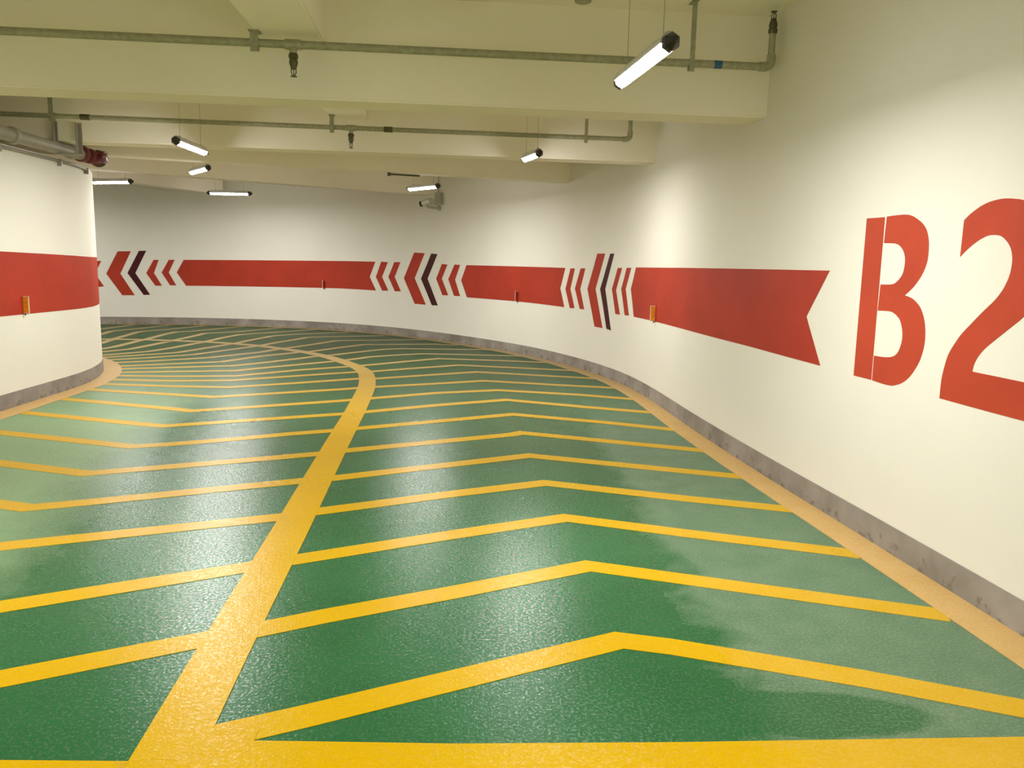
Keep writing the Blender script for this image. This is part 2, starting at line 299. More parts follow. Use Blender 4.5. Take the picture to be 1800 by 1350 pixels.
# floor paints: both wear a chalky film of dry dust beside the walls, the driven middle stays glossy
def floor_paint(name, left_a, clean_a, clean_b, dusty_a, dusty_b, dirt, bend_tone, rough_clean, spec):
    m, nt, b = new_mat(name)
    at = nd(nt, 'ShaderNodeAttribute', attribute_name='wall_gap')
    ad = nd(nt, 'ShaderNodeAttribute', attribute_name='drum_gap')
    n_edge = noise(nt, 1.1, 6, 0.6)
    n_fine = noise(nt, 7.0, 5, 0.65)
    wob = math_n(nt, 'MULTIPLY_ADD', n_edge.outputs[0], 0.5, -0.25)
    wob2 = math_n(nt, 'MULTIPLY_ADD', n_fine.outputs[0], 0.36, -0.18)
    wobs = math_n(nt, 'ADD', wob, wob2)
    tc = nt.nodes['TC']
    sep = nt.nodes.new('ShaderNodeSeparateXYZ')
    nt.links.new(tc.outputs['Object'], sep.inputs[0])
    def zone(src, e0, ek, soft):
        d = math_n(nt, 'ADD', src, wobs)
        edge = math_n(nt, 'MULTIPLY_ADD', sep.outputs[1], ek, e0)
        v = math_n(nt, 'SUBTRACT', edge, d)
        return math_n(nt, 'DIVIDE', v, soft, clamp=True)
    z1 = zone(at.outputs['Fac'], 1.60, -0.08, 0.16)
    z2 = zone(ad.outputs['Fac'], 2.95, -0.15, 0.55)
    dust = math_n(nt, 'MAXIMUM', z1, z2)
    # damp patch near the cross bar
    px = math_n(nt, 'DIVIDE', math_n(nt, 'SUBTRACT', sep.outputs[0], 0.98), 0.52)
    py = math_n(nt, 'DIVIDE', math_n(nt, 'SUBTRACT', sep.outputs[1], 2.50), 0.15)
    rr2 = math_n(nt, 'ADD', math_n(nt, 'MULTIPLY', px, px), math_n(nt, 'MULTIPLY', py, py))
    damp = math_n(nt, 'MULTIPLY', math_n(nt, 'SUBTRACT', math_n(nt, 'ADD', 1.0, math_n(nt, 'MULTIPLY', wobs, 2.0)), rr2), 4.0, clamp=True)
    dust = math_n(nt, 'MULTIPLY', dust, math_n(nt, 'MULTIPLY_ADD', damp, -0.85, 1.0))
    # darker, muted tone over the far bend
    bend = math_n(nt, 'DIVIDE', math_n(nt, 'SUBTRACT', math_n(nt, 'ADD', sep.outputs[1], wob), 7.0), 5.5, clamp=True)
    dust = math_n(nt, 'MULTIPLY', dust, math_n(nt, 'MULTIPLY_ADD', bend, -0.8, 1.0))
    n_b = noise(nt, 0.7, 5, 0.6)
    rb = ramp(nt, n_b.outputs[0], 0.35, 0.65, (*clean_a, 1), (*clean_b, 1))
    n_d = noise(nt, 5.0, 7, 0.7)
    rd = ramp(nt, n_d.outputs[0], 0.35, 0.68, (*dusty_a, 1), (*dusty_b, 1))
    c = mix(nt, math_n(nt, 'MULTIPLY', dust, 0.8), rb.outputs[0], rd.outputs[0])
    c = mix(nt, math_n(nt, 'MULTIPLY', math_n(nt, 'MULTIPLY', z2, math_n(nt, 'SUBTRACT', 1.0, bend)), 0.6), c, left_a)
    c = mix(nt, math_n(nt, 'MULTIPLY', bend, 0.92), c, bend_tone)
    # scuffs and grime
    n_s = noise(nt, 4.0, 8, 0.75, 0.6)
    rs = ramp(nt, n_s.outputs[0], 0.61, 0.72)
    c = mix(nt, math_n(nt, 'MULTIPLY', rs.outputs[0], 0.35), c, dirt)
    nt.links.new(c, b.inputs['Base Color'])
    n_r = noise(nt, 2.2, 4)
    rr = math_n(nt, 'MULTIPLY_ADD', n_r.outputs[0], 0.12, rough_clean - 0.06)
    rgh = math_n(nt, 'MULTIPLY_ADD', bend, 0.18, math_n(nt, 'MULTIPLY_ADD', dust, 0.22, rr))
    nt.links.new(rgh, b.inputs['Roughness'])
    n_k = noise(nt, 85.0, 2, 0.5)
    rk = ramp(nt, n_k.outputs[0], 0.50, 0.60)
    sp = math_n(nt, 'MULTIPLY_ADD', rk.outputs[0], spec * 2.6, spec * 0.45)
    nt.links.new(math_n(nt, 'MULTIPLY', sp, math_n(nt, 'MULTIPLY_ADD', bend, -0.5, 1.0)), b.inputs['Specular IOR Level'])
    # orange-peel grain of the coarse coating
    n_g = noise(nt, 105.0, 3, 0.65)
    n_g2 = noise(nt, 26.0, 3, 0.6)
    h = math_n(nt, 'ADD', n_g.outputs[0], math_n(nt, 'MULTIPLY', n_g2.outputs[0], 1.2))
    bump(nt, b, h, 0.32, 0.0032)
    return m
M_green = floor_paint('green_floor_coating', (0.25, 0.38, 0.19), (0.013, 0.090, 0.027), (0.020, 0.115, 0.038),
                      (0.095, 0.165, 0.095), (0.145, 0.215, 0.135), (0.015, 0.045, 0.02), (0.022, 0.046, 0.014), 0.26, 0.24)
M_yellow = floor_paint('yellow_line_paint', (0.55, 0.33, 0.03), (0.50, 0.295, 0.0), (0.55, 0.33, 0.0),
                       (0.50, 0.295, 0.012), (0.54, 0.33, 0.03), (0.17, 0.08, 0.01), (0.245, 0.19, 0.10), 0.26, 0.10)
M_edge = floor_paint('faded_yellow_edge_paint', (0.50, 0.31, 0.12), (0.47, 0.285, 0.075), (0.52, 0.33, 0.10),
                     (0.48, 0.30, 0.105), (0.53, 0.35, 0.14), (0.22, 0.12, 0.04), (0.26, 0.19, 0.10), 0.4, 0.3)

def diffuser_mat():
    m, nt, b = new_mat('lit_opal_diffuser')
    b.inputs['Base Color'].default_value = (0.9, 0.9, 0.88, 1)
    b.inputs['Emission Color'].default_value = (*LAMP_COLOUR, 1)
    b.inputs['Emission Strength'].default_value = DIFFUSER_STRENGTH
    return m
M_diffuser = diffuser_mat()

# ------------------------------------------------------------------ setting: floor, walls, ceiling
SLAB = 3.30
DRUM_TOP = 2.51

def gap_attributes(ob):
    me = ob.data
    a = me.attributes.new('wall_gap', 'FLOAT', 'POINT')
    d = me.attributes.new('drum_gap', 'FLOAT', 'POINT')
    for i, v in enumerate(me.vertices):
        q = Vector((v.co.x, v.co.y))
        a.data[i].value = min(outer.dist(q), 4.0)
        d.data[i].value = min(drum.dist(q), 4.0)

bm = bmesh.new()
X0, X1, Y0, Y1, st = -17.6, 4.2, -9.4, 18.4, 0.4
nx, ny = int(round((X1 - X0) / st)), int(round((Y1 - Y0) / st))
grid = [[bm.verts.new((X0 + i * st, Y0 + j * st, 0)) for j in range(ny + 1)] for i in range(nx + 1)]
for i in range(nx):
    for j in range(ny):
        bm.faces.new([grid[i][j], grid[i + 1][j], grid[i + 1][j + 1], grid[i][j + 1]])
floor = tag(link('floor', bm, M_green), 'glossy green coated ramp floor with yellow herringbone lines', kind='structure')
gap_attributes(floor)

def wall_mesh(plan, z0, z1, o_in, o_out, s0=None, s1=None):
    bm = bmesh.new()
    S = [s for s in plan.s]
    if s0 is not None: S = [s0] + [s for s in S if s0 < s < s1] + [s1]
    rows = []
    for s in S:
        a, b = plan.at(s, o_in), plan.at(s, o_out)
        rows.append([bm.verts.new((a.x, a.y, z0)), bm.verts.new((a.x, a.y, z1)),
                     bm.verts.new((b.x, b.y, z1)), bm.verts.new((b.x, b.y, z0))])
    for r, q in zip(rows[:-1], rows[1:]):
        for k in range(4):
            bm.faces.new([r[k], r[(k + 1) % 4], q[(k + 1) % 4], q[k]])
    bm.faces.new(rows[0])
    bm.faces.new(rows[-1][::-1])
    bmesh.ops.recalc_face_normals(bm, faces=bm.faces)
    return bm

wall_right = tag(link('wall_right', wall_mesh(outer, 0, SLAB, 0, -0.2), M_wall, smooth=40),
                 'white curved outer wall with red painted band and floor number', kind='structure')
wall_left = tag(link('wall_left', wall_mesh(drum, 0, DRUM_TOP, 0, -0.25), M_wall, smooth=40),
                'white rounded inner wall with red painted band', kind='structure')
tag(link('baseboard_right', wall_mesh(outer, 0, 0.15, 0.006, -0.02), M_skirting, smooth=40),
    'grey bare cement skirting along the outer wall', kind='structure')
tag(link('baseboard_left', wall_mesh(drum, 0, 0.15, 0.006, -0.02), M_skirting, smooth=40),
    'grey bare cement skirting along the inner wall', kind='structure')
# closing walls behind the camera and beyond the turn
bm = bmesh.new(); add_box(bm, -17.4, 4.2, -9.3, -9.1, 0, SLAB)
tag(link('wall_back', bm, M_wall), kind='structure')
bm = bmesh.new(); add_box(bm, -17.4, -9.0, 3.9, 4.1, 0, SLAB)
tag(link('wall_far_left', bm, M_wall), kind='structure')
# deck closing the top of the inner core, level with the inner wall
bm = bmesh.new()
vs = [bm.verts.new((p.x, p.y, DRUM_TOP - 0.06)) for p in [drum.at(s, -0.1) for s in drum.s]]
f = bm.faces.new(vs)
bmesh.ops.extrude_face_region(bm, geom=[f])
bm.verts.ensure_lookup_table()
for v in vs: v.co.z -= 0.1
bmesh.ops.triangulate(bm, faces=[q for q in bm.faces if len(q.verts) > 4])
bmesh.ops.recalc_face_normals(bm, faces=bm.faces)
tag(link('ceiling_core_deck', bm, M_ceiling), kind='structure')
bm = bmesh.new(); add_box(bm, -17.6, 4.2, -9.4, 18.4, SLAB, SLAB + 0.2)
tag(link('ceiling', bm, M_ceiling), 'white painted concrete ceiling', kind='structure')

def plan_prism(pts, z0, z1):
    bm = bmesh.new()
    lo = [bm.verts.new((x, y, z0)) for x, y in pts]
    hi = [bm.verts.new((x, y, z1)) for x, y in pts]
    bm.faces.new(lo[::-1]); bm.faces.new(hi)
    n = len(pts)
    for i in range(n):
        bm.faces.new([lo[i], lo[(i + 1) % n], hi[(i + 1) % n], hi[i]])
    bmesh.ops.recalc_face_normals(bm, faces=bm.faces)
    bmesh.ops.bevel(bm, geom=[e for e in bm.edges if all(abs(v.co.z - z0) < 1e-6 for v in e.verts)],
                    offset=0.012, segments=2, affect='EDGES')
    return bm

def beam_quad(x0, x1, f, w):
    """f: height of the front edge line y=f(x); w: beam width to the rear"""
    k = (f(x1) - f(x0)) / (x1 - x0)
    nx_, ny_ = -k / hypot(1, k), 1 / hypot(1, k)
    return [(x0, f(x0)), (x1, f(x1)), (x1 + nx_ * w, f(x1) + ny_ * w), (x0 + nx_ * w, f(x0) + ny_ * w)]
BEAMS = [
    (beam_quad(-12.0, 2.3, lambda x: 5.86 + 0.0924 * x, 0.33), 2.60, 'nearest deep white concrete beam across the ceiling'),
    (beam_quad(-12.0, 1.75, lambda x: 8.91 + 0.103 * x, 0.30), 2.65, 'second white concrete beam across the ceiling'),
    (beam_quad(-8.0, 1.2, lambda x: 11.65 + 0.34 * x, 0.26), 2.70, 'third white concrete beam fanning toward the curved wall'),
    (beam_quad(-8.4, -0.9, lambda x: 13.44 + 0.70 * (x + 4.33), 0.28), 2.75, 'fourth white concrete beam fanning toward the curved wall'),
    ([(-8.55, 11.2), (-6.25, 17.2), (-6.55, 17.35), (-8.85, 11.3)], 2.82, 'farthest white concrete beam near the hidden end of the bend'),
    ([(-0.02, -9.2), (-2.03, 9.0), (-1.65, 9.0), (0.05, -9.2)], 2.97, 'shallow white concrete beam running along the lane line'),
]
# the last entry is a lengthwise beam, tapering slightly
BEAMS[5] = ([(-1.70 + 0.0763 * 14.0, -9.15), (-1.70 - 0.0763 * 4.1, 8.94), (-1.26 - 0.0927 * 4.14, 8.94), (-1.26 + 0.0927 * 13.95, -9.15)],
            2.97, BEAMS[5][2])
for quad, z0, lab in BEAMS:
    tag(link('ceiling_beam', plan_prism(quad, z0, SLAB + 0.02), M_ceiling), lab, kind='structure')
for y in (1.5, -2.8, -7.0):                                   # beams behind the camera
    tag(link('ceiling_beam', plan_prism([(-12, y), (3.6, y + 0.5), (3.6, y + 0.8), (-12, y + 0.3)], 2.62, SLAB + 0.02), M_ceiling), kind='structure')

def inside(q, poly):
    c = False
    for (ax, ay), (bx, by) in zip(poly, poly[1:] + poly[:1]):
        if (ay > q[1]) != (by > q[1]) and q[0] < (bx - ax) * (q[1] - ay) / (by - ay) + ax:
            c = not c
    return c
def soffit(x, y):
    return min([SLAB] + [z for poly, z, _ in BEAMS if inside((x, y), poly)])

# ------------------------------------------------------------------ floor markings (paint films on the floor)
def resample(pts, step=0.3, smooth=False):
    P = [Vector(p) for p in pts]
    out = [P[0]]
    for a, b in zip(P[:-1], P[1:]):
        n = max(1, int((b - a).length / step))
        for i in range(1, n + 1):
            out.append(a + (b - a) * i / n)
    return out

def ribbon(pts, half, z):
    bm = bmesh.new()
    P = resample(pts)
    rows = []
    for i, p in enumerate(P):
        t0 = (p - P[i - 1]).normalized() if i else (P[1] - p).normalized()
        t1 = (P[i + 1] - p).normalized() if i < len(P) - 1 else t0
        t = (t0 + t1).normalized()
        n = Vector((-t.y, t.x)) * (half / max(0.5, t.dot(t0)))
        rows.append([bm.verts.new((*(p + n), z)), bm.verts.new((*(p - n), z)),
                     bm.verts.new((*(p - n), 0.0004)), bm.verts.new((*(p + n), 0.0004))])
    for r, q in zip(rows[:-1], rows[1:]):
        for k in (0, 1, 3):
            bm.faces.new([r[k], r[(k + 1) % 4], q[(k + 1) % 4], q[k]])
    bmesh.ops.recalc_face_normals(bm, faces=bm.faces)
    return bm

def marking(name, bm, label=None, mat=None):
    ob = link(name, bm, mat or M_yellow, floor)
    gap_attributes(ob)
    if label: ob['label'] = label
    return ob
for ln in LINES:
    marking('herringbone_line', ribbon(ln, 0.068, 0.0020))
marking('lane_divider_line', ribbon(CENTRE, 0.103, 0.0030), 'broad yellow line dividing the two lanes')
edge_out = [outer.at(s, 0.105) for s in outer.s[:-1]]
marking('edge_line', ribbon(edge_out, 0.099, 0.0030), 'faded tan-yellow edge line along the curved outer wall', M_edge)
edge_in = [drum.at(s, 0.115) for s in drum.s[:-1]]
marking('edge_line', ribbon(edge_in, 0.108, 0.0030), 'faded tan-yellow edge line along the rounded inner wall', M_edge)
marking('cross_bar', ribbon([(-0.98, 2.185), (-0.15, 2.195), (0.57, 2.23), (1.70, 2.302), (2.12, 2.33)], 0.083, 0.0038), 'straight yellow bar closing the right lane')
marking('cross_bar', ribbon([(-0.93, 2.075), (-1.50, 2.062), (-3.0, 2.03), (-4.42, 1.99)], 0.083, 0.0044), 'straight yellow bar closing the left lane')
marking('cross_bar', ribbon([(-1.06, 2.25), (-0.785, 2.25)], 0.085, 0.0034), 'yellow paint patch where the divider meets the bar')

# ------------------------------------------------------------------ wall painting (thin paint films on the walls)
def mural(poly, plan, mat, name, off=0.0016, label=None, parent=None):
    bm = bmesh.new()
    vs = [bm.verts.new((s, z, 0)) for s, z in poly]
    es = [bm.edges.new((vs[i], vs[(i + 1) % len(vs)])) for i in range(len(vs))]
    bmesh.ops.triangle_fill(bm, edges=es, use_beauty=True)
    lo, hi = min(p[0] for p in poly), max(p[0] for p in poly)
    for s in plan.s:
        if lo < s < hi:
            bmesh.ops.bisect_plane(bm, geom=list(bm.verts) + list(bm.edges) + list(bm.faces),
                                   plane_co=(s, 0, 0), plane_no=(1, 0, 0), dist=1e-6)
    bmesh.ops.recalc_face_normals(bm, faces=bm.faces)
    r = bmesh.ops.extrude_face_region(bm, geom=list(bm.faces))
    for v in [g for g in r['geom'] if isinstance(g, bmesh.types.BMVert)]:
        v.co.z = 1.0
    for v in bm.verts:
        p = plan.at(v.co.x, off if v.co.z > 0.5 else 0.0002)
        v.co = Vector((p.x, p.y, v.co.y))
    bmesh.ops.recalc_face_normals(bm, faces=bm.faces)
    ob = link(name, bm, mat, parent, smooth=30)
    if label: ob['label'] = label
    return ob
for P in MURAL['red chevron']:
    mural(P, outer, M_red, 'painted_chevron', parent=wall_right, label='red painted chevron pointing left')
for P in MURAL['dark chevron']:
    mural(P, outer, M_maroon, 'painted_chevron', parent=wall_right, label='dark maroon painted chevron pointing left')
for P in MURAL['red band']:
    mural(P, outer, M_red, 'painted_band', parent=wall_right, label='long red painted band with notched right end')
def soften(poly, n=4, limit=32):
    """round the traced curves; real corners stay sharp"""
    P = [Vector(p) for p in poly]
    N = len(P)
    def corner(i):
        a, b = P[i] - P[i - 1], P[(i + 1) % N] - P[i]
        return abs(a.angle(b)) > radians(limit)
    out = []
    for i in range(N):
        p1, p2 = P[i], P[(i + 1) % N]
        if (p2 - p1).length > 0.35:
            out.append(tuple(p1)); continue
        p0 = P[i - 1] if not corner(i) else p1 * 2 - p2
        p3 = P[(i + 2) % N] if not corner((i + 1) % N) else p2 * 2 - p1
        for k in range(n):
            t = k / n
            q = 0.5 * ((2 * p1) + (p2 - p0) * t + (2 * p0 - 5 * p1 + 4 * p2 - p3) * t * t + (3 * p1 - p0 - 3 * p2 + p3) * t ** 3)
            out.append(tuple(q))
    return out
for P in MURAL['B']:
    mural(soften(P), outer, M_letter, 'painted_letter', parent=wall_right, label='orange-red stencilled piece of the letter B')
mural(soften(MURAL['2'][0]), outer, M_letter, 'painted_digit', parent=wall_right, label='orange-red stencilled digit 2')
mural([(9.0, 0.895), (9.0, 1.505), (16.4, 1.505), (17.22, 1.49), (18.13, 1.47), (18.6, 1.462), (22.5, 1.45), (22.5, 0.865), (18.45, 0.871), (17.4, 0.883), (16.36, 0.893)], drum, M_red, 'painted_band', parent=wall_left, label='red painted band')

# ------------------------------------------------------------------ hanging lamps
LAMP_HALF = 0.44
def make_lamp(half):
    root = empty('hanging_tube_lamp', (0, 0, 0))
    w, h, L = 0.042, 0.052, half
    cap = 0.075
    # housing: shallow trough above the diffuser
    bm = bmesh.new()
    prof = [(-w, 0.0), (-w, 0.018), (-w * 0.62, h * 0.8), (-w * 0.3, h), (w * 0.3, h), (w * 0.62, h * 0.8), (w, 0.018), (w, 0.0)]
    a = [bm.verts.new((-L + cap, x, z)) for x, z in prof]
    b = [bm.verts.new((L - cap, x, z)) for x, z in prof]
    for i in range(len(prof)):
        j = (i + 1) % len(prof)
        bm.faces.new([a[i], a[j], b[j], b[i]])
    bm.faces.new(a[::-1]); bm.faces.new(b)
    bmesh.ops.recalc_face_normals(bm, faces=bm.faces)
    link('housing', bm, M_housing, root, smooth=30)
    # diffuser: half round opal cover
    bm = bmesh.new()
    prof = [(0.034 * cos(pi + pi * k / 12), 0.032 * sin(pi + pi * k / 12)) for k in range(13)]
    a = [bm.verts.new((-L + cap, x, z - 0.0005)) for x, z in prof]
    b = [bm.verts.new((L - cap, x, z - 0.0005)) for x, z in prof]
    for i in range(len(prof)):
        j = (i + 1) % len(prof)
        bm.faces.new([a[i], a[j], b[j], b[i]])
    bm.faces.new(a[::-1]); bm.faces.new(b)
    bmesh.ops.recalc_face_normals(bm, faces=bm.faces)
    link('diffuser', bm, M_diffuser, root, smooth=30)
    for sx in (-1, 1):
        bm = bmesh.new()
        rings = []
        for d, k in ((L - cap - 0.006, 1.1), (L - 0.045, 1.05), (L - 0.015, 0.66), (L, 0.3)):
            rings.append([bm.verts.new((sx * d, 0.037 * k * cos(2 * pi * (i + .5) / 6), 0.002 + 0.039 * k * sin(2 * pi * (i + .5) / 6))) for i in range(6)])
        for r, q in zip(rings[:-1], rings[1:]):
            for i in range(6):
                bm.faces.new([r[i], r[(i + 1) % 6], q[(i + 1) % 6], q[i]])
        bm.faces.new(rings[0]); bm.faces.new(rings[-1])
        bmesh.ops.recalc_face_normals(bm, faces=bm.faces)
        bmesh.ops.bevel(bm, geom=list(bm.edges), offset=0.003, segments=1, affect='EDGES')
        link('end_cap', bm, M_black, root)
    ld = bpy.data.lights.new('lamp_light', 'AREA')
    ld.shape = 'RECTANGLE'
    ld.size = 2 * (L - cap) * 0.98
    ld.size_y = 0.05
    ld.energy = LAMP_POWER
    ld.color = LAMP_COLOUR
    lo = bpy.data.objects.new('lamp_light', ld)
    lo.location = (0, 0, -0.035)
    lo.parent = root
    scene.collection.objects.link(lo)
    return root

def hang(root, half, z, x, y, rz):
    """two thin wires from the soffit down to the clips on the housing"""
    for sx in (-0.62, 0.62):
        px, py = x + cos(rz) * sx * half, y + sin(rz) * sx * half
        top = soffit(px, py) - z
        bm = bmesh.new()
        add_tube(bm, [(sx * half, 0, 0.05), (sx * half, 0, top)], 0.0015, 6)
        add_tube(bm, [(sx * half - 0.008, 0, 0.054), (sx * half + 0.008, 0, 0.054)], 0.008, 8)
        add_lathe(bm, [(0, 0.016), (0.006, 0.016), (0.012, 0.006)], (sx * half, 0, top), (0, 0, -1), 10)
        link('hanging_wire', bm, M_wire, root)

proto = make_lamp(LAMP_HALF)
short = make_lamp(0.30)
def dup(root):
    r = root.copy()
    scene.collection.objects.link(r)
    for ch in root.children:
        c = ch.copy()
        scene.collection.objects.link(c)
        c.parent = r
    return r
# (end a), (end b), height, label
LAMPS = [
    ((0.52, 4.39), (0.66, 3.48), 2.45, 'large lit tube lamp nearest the camera, hanging near the right wall'),
    ((-3.16, 7.48), (-3.19, 8.35), 2.55, 'lit tube lamp slanting down to the right, left of centre behind the first beam'),
    ((-4.52, 11.25), (-4.05, 10.64), 2.65, 'small lit tube lamp directly below the slanting one, tilted up to the right'),
    ((-6.91, 13.10), (-6.08, 12.82), 2.65, 'level lit tube lamp touching the edge of the rounded inner wall'),
    ((-5.88, 15.38), (-5.05, 15.36), 2.70, 'level lit tube lamp hanging before the far curved wall'),
    ((-1.65, 12.46), (-1.16, 11.89), 2.60, 'lit tube lamp just above the security camera'),
    ((1.12, -0.6), (1.05, 0.3), 2.45, 'lit tube lamp over the right lane, first one behind the viewer'),
    ((1.5, -4.6), (1.42, -3.7), 2.45, 'lit tube lamp over the right lane, second one behind the viewer'),
    ((-3.02, 2.55), (-2.94, 3.45), 2.45, 'lit tube lamp over the left lane, just outside the left edge of the view'),
    ((-2.6, -1.4), (-2.55, -0.5), 2.45, 'lit tube lamp over the left lane, first one behind the viewer'),
    ((-2.2, -5.4), (-2.15, -4.5), 2.45, 'lit tube lamp over the left lane, second one behind the viewer'),
    ((1.35, -2.7), (1.3, -1.8), 2.45, 'added unseen lit tube lamp over the right lane, between the first and last ones behind the viewer'),  # extra lamp out of view, added to brighten the near ceiling
    ((-2.45, -3.6), (-2.4, -2.7), 2.45, 'added unseen lit tube lamp over the left lane, between the first and last ones behind the viewer'),  # its left-lane counterpart, likewise added for more light near the camera
    ((-10.3, 14.9), (-9.6, 15.3), 2.75, 'lit tube lamp hidden behind the rounded inner wall, first round the bend'),
    ((-14.2, 11.7), (-13.7, 12.4), 2.75, 'lit tube lamp hidden behind the rounded inner wall, second round the bend'),
    ((-14.9, 7.6), (-14.9, 8.5), 2.75, 'lit tube lamp hidden behind the rounded inner wall, last round the bend'),
    ((0.07, 8.67), (0.23, 8.16), 2.60, 'short lit tube lamp right of centre under the far pipe end'),
]
used = False
for a, b, z, lab in LAMPS:
    is_short = lab is not None and lab.startswith('short')
    if is_short: r = short
    elif not used: r, used = proto, True
    else: r = dup(proto)
    x, y = (a[0] + b[0]) / 2, (a[1] + b[1]) / 2
    rz = atan2(b[1] - a[1], b[0] - a[0])
    r.location = (x, y, z)
    r.rotation_euler = (0, 0, rz)
    tag(r, lab or 'lit tube lamp behind the camera or hidden round the bend', 'lamp', 'lit tube lamps hanging from the ceiling')
far_light = bpy.data.lights[0].copy()       # separate light data for the tubes round the bend
far_light.energy = LAMP_POWER
for o in scene.objects:
    if o.name.startswith('lamp_light') and o.parent and o.parent.location.y > 10.0:
        o.data = far_light
HANG = [(o, o.location.copy(), o.rotation_euler.z) for o in scene.objects if o.name.startswith('hanging_tube_lamp')]
for o, l, rz in HANG:
    hang(o, 0.30 if o is short else LAMP_HALF, l.z, l.x, l.y, rz)

# ------------------------------------------------------------------ sprinkler pipes
def sprinkler_head(parent, p, up=False):
    """brass sprinkler head; p = threaded end"""
    d = 1 if up else -1
    bm = bmesh.new()
    add_lathe(bm, [(0, 0.026), (0.012, 0.032), (0.03, 0.032), (0.034, 0.026), (0.06, 0.030), (0.085, 0.022), (0.10, 0.018)], p, (0, 0, d), 12)
    for k in (-1, 1):
        add_tube(bm, [Vector(p) + Vector((0.014 * k, 0, d * 0.095)), Vector(p) + Vector((0.017 * k, 0, d * 0.12)), Vector(p) + Vector((0.006 * k, 0, d * 0.142))], 0.0035, 6)
    add_tube(bm, [Vector(p) + Vector((0, 0, d * 0.10)), Vector(p) + Vector((0, 0, d * 0.14))], 0.0035, 8)
    h = link('sprinkler_head', bm, M_galv_dark, parent, smooth=40)
    bm = bmesh.new()
    add_lathe(bm, [(0.142, 0.008), (0.144, 0.022), (0.148, 0.022), (0.150, 0.006)], p, (0, 0, d), 16)
    link('deflector', bm, M_galv_dark, h, smooth=40)

def pipe_line(A, B, r, tee_t, head, label, riser_top, hangers, couplings, tape=None, riser_head=True):
    A, B = Vector(A), Vector(B)
    d = (B - A).normalized()
    root = empty('sprinkler_pipe', (0, 0, 0))
    tag(root, label, 'pipe', 'galvanised sprinkler pipes under the ceiling')
    bm = bmesh.new(); add_tube(bm, [A, B - d * 0.03], r, 20)
    link('pipe_run', bm, M_galv, root, smooth=40)
    # elbow and riser
    R = 0.045
    c = B - d * R + Vector((0, 0, R))
    bm = bmesh.new()
    add_tube(bm, [B - d * (R + 0.035)] + arc_pts(c, -Vector((0, 0, 1)), d, R, 0, pi / 2, 8) + [B + Vector((0, 0, R + 0.035))], r * 1.22, 18)
    link('elbow', bm, M_galv, root, smooth=40)
    bm = bmesh.new(); add_tube(bm, [B + Vector((0, 0, R)), Vector((B.x, B.y, riser_top))], r * 0.92, 18)
    link('riser', bm, M_galv, root, smooth=40)
    if riser_head:
        sprinkler_head(root, (B.x, B.y, riser_top), True)
    # tee with the pendent head
    T = A + (B - A) * tee_t
    bm = bmesh.new()
    add_tube(bm, [T - d * 0.055, T - d * 0.048, T + d * 0.048, T + d * 0.055], [r * 1.12, r * 1.28, r * 1.28, r * 1.12], 18)
    add_tube(bm, [T, T - Vector((0, 0, r + 0.03))], r * 0.95, 16)
    link('tee_fitting', bm, M_galv, root, smooth=40)
    sprinkler_head(root, T - Vector((0, 0, r + 0.03)), False)
    for t in couplings:
        P = A + (B - A) * t
        bm = bmesh.new(); add_tube(bm, [P - d * 0.045, P + d * 0.045], r * 1.2, 18)
        link('coupling', bm, M_galv_dark, root, smooth=40)
    if tape is not None:
        P = A + (B - A) * tape
        bm = bmesh.new(); add_tube(bm, [P - d * 0.028, P + d * 0.028], r * 1.05, 20)
        tag(link('pipe_tape', bm, M_blue, root, smooth=40), 'blue tape wound round the pipe')
    rz = atan2(d.y, d.x)
    for t, top, wd in hangers:
        P = A + (B - A) * t
        M = Matrix.Translation(P) @ Matrix.Rotation(rz, 4, 'Z')
        # strap round the pipe and flat bar up to the soffit
        bm = bmesh.new()
        add_box(bm, -wd, wd, -r - 0.006, -r - 0.001, -r - 0.035, top - P.z, M)
        add_box(bm, -wd * 0.8, wd * 0.8, r + 0.001, r + 0.005, -r - 0.02, r + 0.01, M)
        add_box(bm, -wd * 0.8, wd * 0.8, -r - 0.006, r + 0.005, -r - 0.006, -r - 0.001, M)
        add_box(bm, -wd * 1.3, wd * 1.3, -r - 0.03, r + 0.02, top - P.z - 0.006, top - P.z, M)
        link('pipe_hanger', bm, M_galv, root)
    return root
A1, B1 = (-4.2, 5.24, 2.9), (1.76, 5.80, 2.9)
t1 = lambda x: (x - A1[0]) / (B1[0] - A1[0])
pipe_line(A1, B1, 0.026, t1(-1.50), True, 'galvanised sprinkler pipe running across in front of the nearest beam',
          3.12, [(t1(1.19), SLAB, 0.017), (t1(-1.745), 2.97, 0.026), (t1(-3.9), SLAB, 0.017)], [], tape=t1(1.38))
A2, B2 = (-7.2, 7.86, 2.85), (1.21, 8.80, 2.85)
t2 = lambda x: (x - A2[0]) / (B2[0] - A2[0])
pipe_line(A2, B2, 0.024, t2(-1.73), True, 'galvanised sprinkler pipe running across in front of the second beam',
          3.12, [(t2(0.73), SLAB, 0.017), (t2(-1.92), 2.97, 0.022), (t2(-4.64), SLAB, 0.022)], [t2(-1.35), t2(-4.33)])

